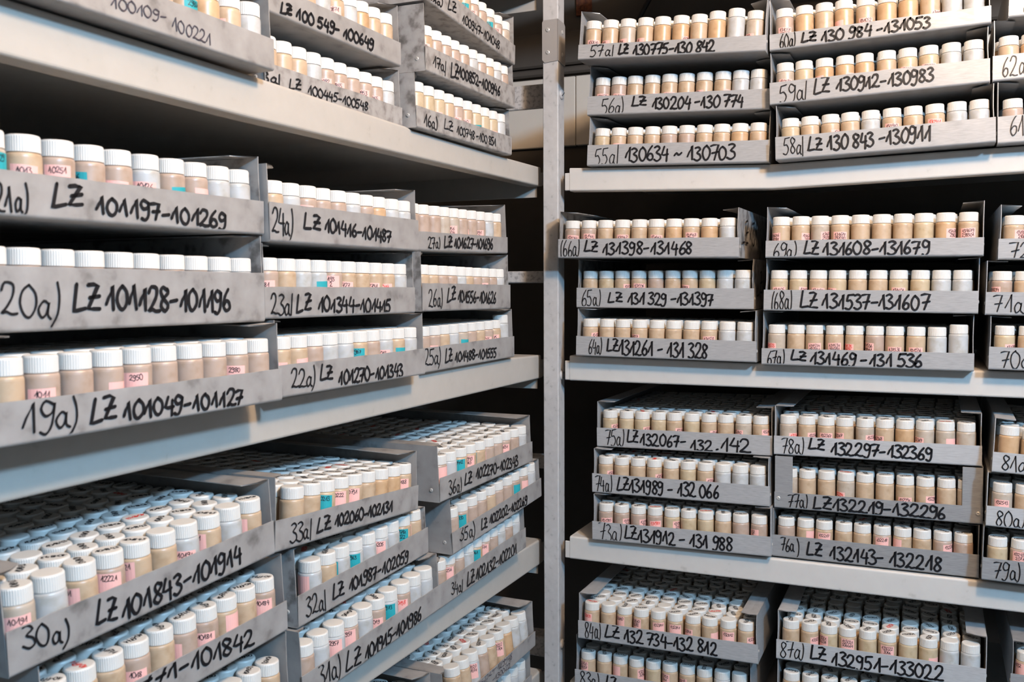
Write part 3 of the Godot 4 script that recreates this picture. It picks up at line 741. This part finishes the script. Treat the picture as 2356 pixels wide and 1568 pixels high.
func one_tray(id: String, side: String, d: Array, tokens: String, solo: String, texts: Array, phrase: String):
	var yaw: float = d[3]
	var roll: float = d[4]
	var wide: float = d[5]
	var lip: float = d[6]
	var along := Vector3(cos(yaw), 0, -sin(yaw)) if side == "R" else Vector3(sin(yaw), 0, -cos(yaw))
	var origin := Vector3(d[0], d[1], d[2]) if side == "R" else Vector3(LEFT_FACE + d[2], d[1], d[0])
	var ax := along * cos(roll) + Vector3.UP * sin(roll)
	var ay := Vector3.UP * cos(roll) - along * sin(roll)
	var frame := Transform3D(Basis(ax, ay, ax.cross(ay)), origin)
	var marked := ""
	for t in texts:
		marked += ("" if marked == "" or t[0] == "132" or t[0] == ".142" else " ") + String(t[0]).replace(".142", "142").replace(" ", "")
	var label := "grey sheet-metal tray of vials hand-lettered %s" % marked if marked != "" else "grey sheet-metal tray of white-capped vials, lip hidden"
	if phrase != "tray " + id:
		label += ", the " + phrase
	var tray := thing("vial_tray", label, "tray", "metal vial trays on the shelves", frame)
	var metal: Material = mats.tray_old
	if side == "R" and int(id) < 73:
		metal = mats.tray_grey
	elif side == "R":
		metal = mats.tray_bright if id in ["78a", "80a", "81a", "87a"] else mats.tray_dull if id in ["76a", "77a", "79a", "90a"] else mats.tray_new
	elif id in ["16a", "17a", "18a", "13a"]:
		metal = mats.tray_stained
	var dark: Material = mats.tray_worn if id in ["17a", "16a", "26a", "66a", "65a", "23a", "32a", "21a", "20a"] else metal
	tray_shell(tray, id, wide, lip, d[7], d[8], metal, dark)
	# writing on the lip
	var pen_lay := func(p: Vector2) -> Vector3:
		return Vector3(clampf(p.x, 0.0005, wide - 0.0005), clampf(p.y, 0.0027, lip - 0.0006), 0.00075)
	for t in texts:
		var st := start()
		var pen := 0.0028
		var ink: Material = mats.ink_black
		if "a" in t[0] or t[0] == ")":
			pen = 0.0018 if side == "L" else 0.0015
		if id == "40a":
			pen = 0.0009
			ink = mats.ink_faded
		elif id == "10a":
			pen = 0.0011
			ink = mats.ink_faded
		elif id in ["13a", "16a", "18a"]:
			pen = minf(pen, 0.0019)
		elif id == "20a" and pen > 0.002:
			pen = 0.0031
		write_line(st, t[0], Vector2(t[1], t[3]), Vector2(t[2], t[4]), t[5], pen, pen_lay)
		part("lettering", done(st), ink, tray)
	if id in ["66a", "65a"]:     # scrawl on the outer side wall
		var st := start()
		var x_out := wide + 0.0007
		var wall_lay := func(p: Vector2) -> Vector3:
			return Vector3(x_out, p.y, -p.x)
		write_line(st, "LZ 131", Vector2(0.02, 0.022), Vector2(0.15, 0.024), 0.036, 0.003, wall_lay)
		part("lettering", done(st), mats.ink_black, tray)
	# vials
	var toks := tokens.split(" ")
	var n := toks.size()
	var solos := solo.split("/")
	var low: bool = d[1] < -0.15
	var cap_ink: ArrayMesh
	if low:
		cap_ink = cap_lettering(cap_number(texts, id))
	var tones := vial_tones()
	for r in (12 if low else 6):
		var slide := 0.0 if r == 0 or n != 10 else rng.randf_range(-0.0042, 0.0042)
		for k in n:
			var x := wide * 0.5 + (k - 4.5) * (wide - 0.0115) * 0.1 if n == 10 else wide - 0.0163 - (n - 1 - k) * 0.0276
			var z := -0.0150 - r * 0.0263
			var jitter := Vector3(slide + rng.randf_range(-0.0005, 0.0005), 0.0010, rng.randf_range(-0.0004, 0.0003))
			var info := parse(toks[k]) if r == 0 else {"tone": "ttomygtc"[rng.randi() % 8], "sticker": "", "lift": 0.0}
			if r == 0:
				jitter.y += info.lift
			var lean := Basis(Vector3(rng.randf_range(-1, 1), 0, rng.randf_range(-1, 1)).normalized(), rng.randf_range(0, 0.012))
			if id == "40a" and r < 2:
				lean = Basis(Vector3.RIGHT, -0.10)
				jitter.z -= 0.002
			var local := Transform3D(lean, Vector3(x, 0, z) + jitter)
			var world := frame * local
			var turn := rng.randf_range(0, TAU)
			var ink_here: bool = low and rng.randf() < 0.86 and not (r == 0 and info.tone == "c")
			var red_ink: bool = rng.randf() < 0.06 or (r == 0 and info.sticker == "r")
			var tops := Basis(Vector3.UP, turn)
			var sticker := {}
			if info.sticker != "":
				var to := READER - world.origin
				var dir := frame.basis.inverse() * Vector3(to.x, 0, to.z)
				var base := clampf(atan2(dir.x, dir.z), -1.0, 1.0)
				var mid: float = base + {"<": -0.85, "=": 0.0, ">": 0.85}[info.side]
				var y1: float = minf(lip - 0.001 + info.top - info.lift, 0.043)
				sticker = {"mid": mid, "half": 0.76, "y1": y1, "y0": maxf(y1 - 0.021, 0.003), "skew": rng.randf_range(-0.0006, 0.0006), "text": info.text, "kind": info.sticker}
			if r < solos.size() and k < solos[r].length() and solos[r][k] == "1":
				var place_word: String = ORDINALS[n - 1 - k] if side == "L" else ORDINALS[k]
				var row_word: String = ORDINALS[r] + " row" if r > 0 else "front row"
				var colour: String = TONE_WORDS[info.tone]
				var paper: String = {"": "", "p": "pink-labelled ", "r": "pink-labelled ", "b": "teal-labelled "}[info.sticker]
				var v := thing("specimen_vial", "%s%s vial, %s from corner post, %s of %s" % [paper, colour, place_word, row_word, phrase], "vial", "white-capped vials in the trays", world)
				part("body", body_mesh, mats["vial_" + info.tone], v)
				var cap := part("cap", cap_mesh, mats.cap_white, v, Transform3D(Basis(Vector3.UP, turn * 3.1), Vector3.ZERO))
				if ink_here:
					part("lettering", cap_ink, mats.ink_red if red_ink else mats.ink_black, cap, Transform3D(tops, Vector3.ZERO))
				if sticker:
					var st := start()
					sticker_mesh(st, sticker.mid, sticker.half, sticker.y0, sticker.y1, sticker.skew, Transform3D.IDENTITY)
					var paper_part := part("sticker", done(st), mats.paper_teal if sticker.kind == "b" else mats.paper_pink, v)
					if sticker.text.size() > 0:
						st = start()
						sticker_text(st, sticker.text, sticker.mid, sticker.half, sticker.y1, sticker.skew, Transform3D.IDENTITY)
						part("lettering", done(st), mats.ink_red if sticker.kind == "r" else mats.ink_black, paper_part)
			else:
				var front := r == 0
				gather("body" if front else "body_plain", world, tones[info.tone])
				gather("cap" if front else "cap_plain", world * Transform3D(Basis(Vector3.UP, turn * 3.1), Vector3.ZERO), Color.WHITE)
				if ink_here and r < 9:
					write_cap(cap_ink, world * Transform3D(tops, Vector3.ZERO), "ink_red" if red_ink else "ink_black")
				if sticker:
					var paper_key := "paper_teal" if sticker.kind == "b" else "paper_pink"
					sticker_mesh(shared(paper_key), sticker.mid, sticker.half, sticker.y0, sticker.y1, sticker.skew, world)
					if sticker.text.size() > 0:
						sticker_text(shared("ink_red" if sticker.kind == "r" else "ink_black"), sticker.text, sticker.mid, sticker.half, sticker.y1, sticker.skew, world)

func cap_number(texts: Array, id: String) -> String:
	for t in texts:
		var s: String = String(t[0]).replace(" ", "")
		if "-" in s and s.length() > 8:
			return s.get_slice("-", 0)
	return {"28a": "101750", "39a": "129870", "41a": "102870", "83a": "132730", "86a": "132940", "79a": "132430", "80a": "132510", "81a": "132580", "75a": "132141", "40a": "130020", "90a": "133150"}.get(id, "132000")

func cap_lettering(text: String) -> ArrayMesh:
	var st := start()
	var lay := func(p: Vector2) -> Vector3:
		return Vector3(p.x, VIAL_H + 0.00012, -p.y)
	write_line(st, text, Vector2(-0.0092, -0.002), Vector2(0.0092, -0.002), 0.0050, 0.0010, lay, 0.06)
	return done(st)

func gather(kind: String, where: Transform3D, tint: Color):
	if not mass.has(kind):
		mass[kind] = [[], []]
	mass[kind][0].append(where)
	mass[kind][1].append(tint.srgb_to_linear())

func shared(kind: String) -> SurfaceTool:
	if not mass.has("st_" + kind):
		mass["st_" + kind] = start()
	return mass["st_" + kind]

func write_cap(mesh: ArrayMesh, where: Transform3D, kind: String):
	var key := [mesh, kind]
	if not mass.has("caps"):
		mass["caps"] = {}
	if not mass.caps.has(key):
		mass.caps[key] = []
	mass.caps[key].append(where)

func copies(called: String, mesh: Mesh, material: Material, places: Array, tints: Array, parent: Node):
	var mm := MultiMesh.new()
	mm.transform_format = MultiMesh.TRANSFORM_3D
	mm.use_colors = tints.size() > 0
	mm.mesh = mesh
	mm.instance_count = places.size()
	for i in places.size():
		mm.set_instance_transform(i, places[i])
		if tints.size() > 0:
			mm.set_instance_color(i, tints[i])
	var o := MultiMeshInstance3D.new()
	o.name = called
	o.multimesh = mm
	o.material_override = material
	o.set_meta("kind", "stuff")
	parent.add_child(o, true)

func make_mass():
	var o := thing("specimen_vials", "the many other white-capped vials filling the trays, behind the front rows and in far trays", "vials")
	o.set_meta("kind", "stuff")
	copies("bodies", body_mesh, mats.vial_tinted, mass.body[0], mass.body[1], o)
	copies("bodies", body_plain, mats.vial_tinted, mass.body_plain[0], mass.body_plain[1], o)
	copies("caps", cap_mesh, mats.cap_white, mass.cap[0], [], o)
	copies("caps", cap_plain, mats.cap_white, mass.cap_plain[0], [], o)
	for key in mass.caps:
		copies("lettering", key[0], mats[key[1]], mass.caps[key], [], o)
	for k in ["paper_pink", "paper_teal"]:
		if mass.has("st_" + k):
			part("stickers", done(mass["st_" + k]), mats[k], o).set_meta("kind", "stuff")
	for k in ["ink_black", "ink_red"]:
		if mass.has("st_" + k):
			part("lettering", done(mass["st_" + k]), mats[k], o).set_meta("kind", "stuff")

# ---------------------------------------------------------------- tray shell
func tray_shell(tray: Node3D, id: String, wide: float, lip: float, hl: float, hr: float, metal: Material, dark: Material):
	# front lip: a strip bent round into the floor, its top edge slightly wavy
	var xs := []
	for k in 15:
		xs.append(wide * k / 14.0)
	var wave := []
	for x in xs:
		wave.append([rng.randf_range(-0.00035, 0.00035), rng.randf_range(-0.0003, 0.0003)])
	var r := 0.0026
	var prof := [[0.0, lip, 0, -1], [0.0, lip * 0.55, 0, -1]]
	for k in 5:
		var a := PI / 2 * k / 4.0
		prof.append([-r + cos(a) * r, r - sin(a) * r, sin(a), -cos(a)])
	prof.append([-0.010, 0.0, 1, 0])
	var rows := []
	var offs := []
	for i in prof.size():
		var p: Array = prof[i]
		var row := []
		for j in xs.size():
			var w: float = 1.0 if i == 0 else 0.4 if i == 1 else 0.0
			row.append(Vector3(xs[j], p[1] + wave[j][1] * (1.0 if i == 0 else 0.0), p[0] + wave[j][0] * w))
		rows.append(row)
		offs.append(Vector3(0, p[2], p[3]) * SHEET)
	var st := start()
	sheet(st, rows, offs)
	part("front_lip", done(st), metal, tray)
	# floor and back
	st = start()
	box(st, Vector3(0.0, 0.0, -TRAY_DEPTH), Vector3(wide, SHEET, -0.0101), 0.0002)
	part("floor_pan", done(st), metal, tray)
	st = start()
	box(st, Vector3(SHEET, SHEET, -TRAY_DEPTH), Vector3(wide - SHEET, 0.05, -TRAY_DEPTH + SHEET), 0.0002)
	part("back_wall", done(st), metal, tray)
	# side walls with their inward flanges, the front corner of each flange cut off
	for s in [0, 1]:
		var h: float = hl if s == 0 else hr
		var x := 0.0 if s == 0 else wide
		var sg := 1.0 if s == 0 else -1.0
		var bulge := rng.randf_range(-0.0030, 0.0006) * -sg
		var flange := 0.026
		if id == "32a" and s == 1:
			flange = 0.018
		var droop := rng.randf_range(0.0, 0.0035)
		st = start()
		rows = []
		offs = []
		for v in [0.0, 0.3, 0.6, 0.85, 1.0]:
			var row := []
			for z in [-0.0012, -0.03, -0.10, -TRAY_DEPTH]:
				var keep := 1.0 - clampf(-z / 0.2, 0.0, 1.0)
				row.append(Vector3(x + bulge * sin(v * PI * 0.75) * keep, maxf(h * v, 0.0002), z - (0.0025 * v if z > -0.002 else 0.0)))
			rows.append(row)
			offs.append(Vector3(sg * SHEET, 0, 0))
		sheet(st, rows, offs)
		# flange
		var top_x := x + bulge * sin(PI * 0.75)
		rows = []
		offs = []
		for v in [0.0, 0.5, 1.0]:
			var row := []
			for q in [[-0.0037, 0.0], [-0.0075, 0.5], [-0.0160, 1.0], [-0.10, 1.0], [-TRAY_DEPTH, 1.0]]:
				var reach := minf(v, q[1])
				var front := 1.0 - clampf(-q[0] / 0.06, 0.0, 1.0)
				var bx: float = top_x if q[0] > -0.05 else x + bulge * sin(PI * 0.75) * (0.5 if q[0] > -0.2 else 0.0)
				row.append(Vector3(bx + sg * flange * reach, h - droop * reach * front, q[0] - (0.004 * maxf(0.0, v - q[1]))))
			rows.append(row)
			offs.append(Vector3(0, -SHEET, 0))
		sheet(st, rows, offs)
		part("side_wall", done(st), dark, tray)
		# rivet low on the outer face near the front
		part("rivet", rivet_mesh, mats.rivet_steel, tray, Transform3D(Basis(Vector3.BACK, sg * PI / 2).scaled(Vector3.ONE * 0.85), Vector3(x - sg * 0.0002 + bulge * 0.5, 0.016, -0.013)))
	if id == "77a":       # this one shows its closed corners to the front
		for s in [0, 1]:
			var x0 := 0.0005 if s == 0 else wide - 0.0265
			st = start()
			box(st, Vector3(x0, 0.004, -0.0020), Vector3(x0 + 0.026, (hl if s == 0 else hr) - 0.001, -0.0010), 0.0003)
			part("corner_flap", done(st), metal, tray)
			part("rivet", rivet_mesh, mats.rivet_steel, tray, Transform3D(Basis(Vector3.RIGHT, PI / 2), Vector3(0.006 if s == 0 else wide - 0.006, 0.015, 0.0001)))
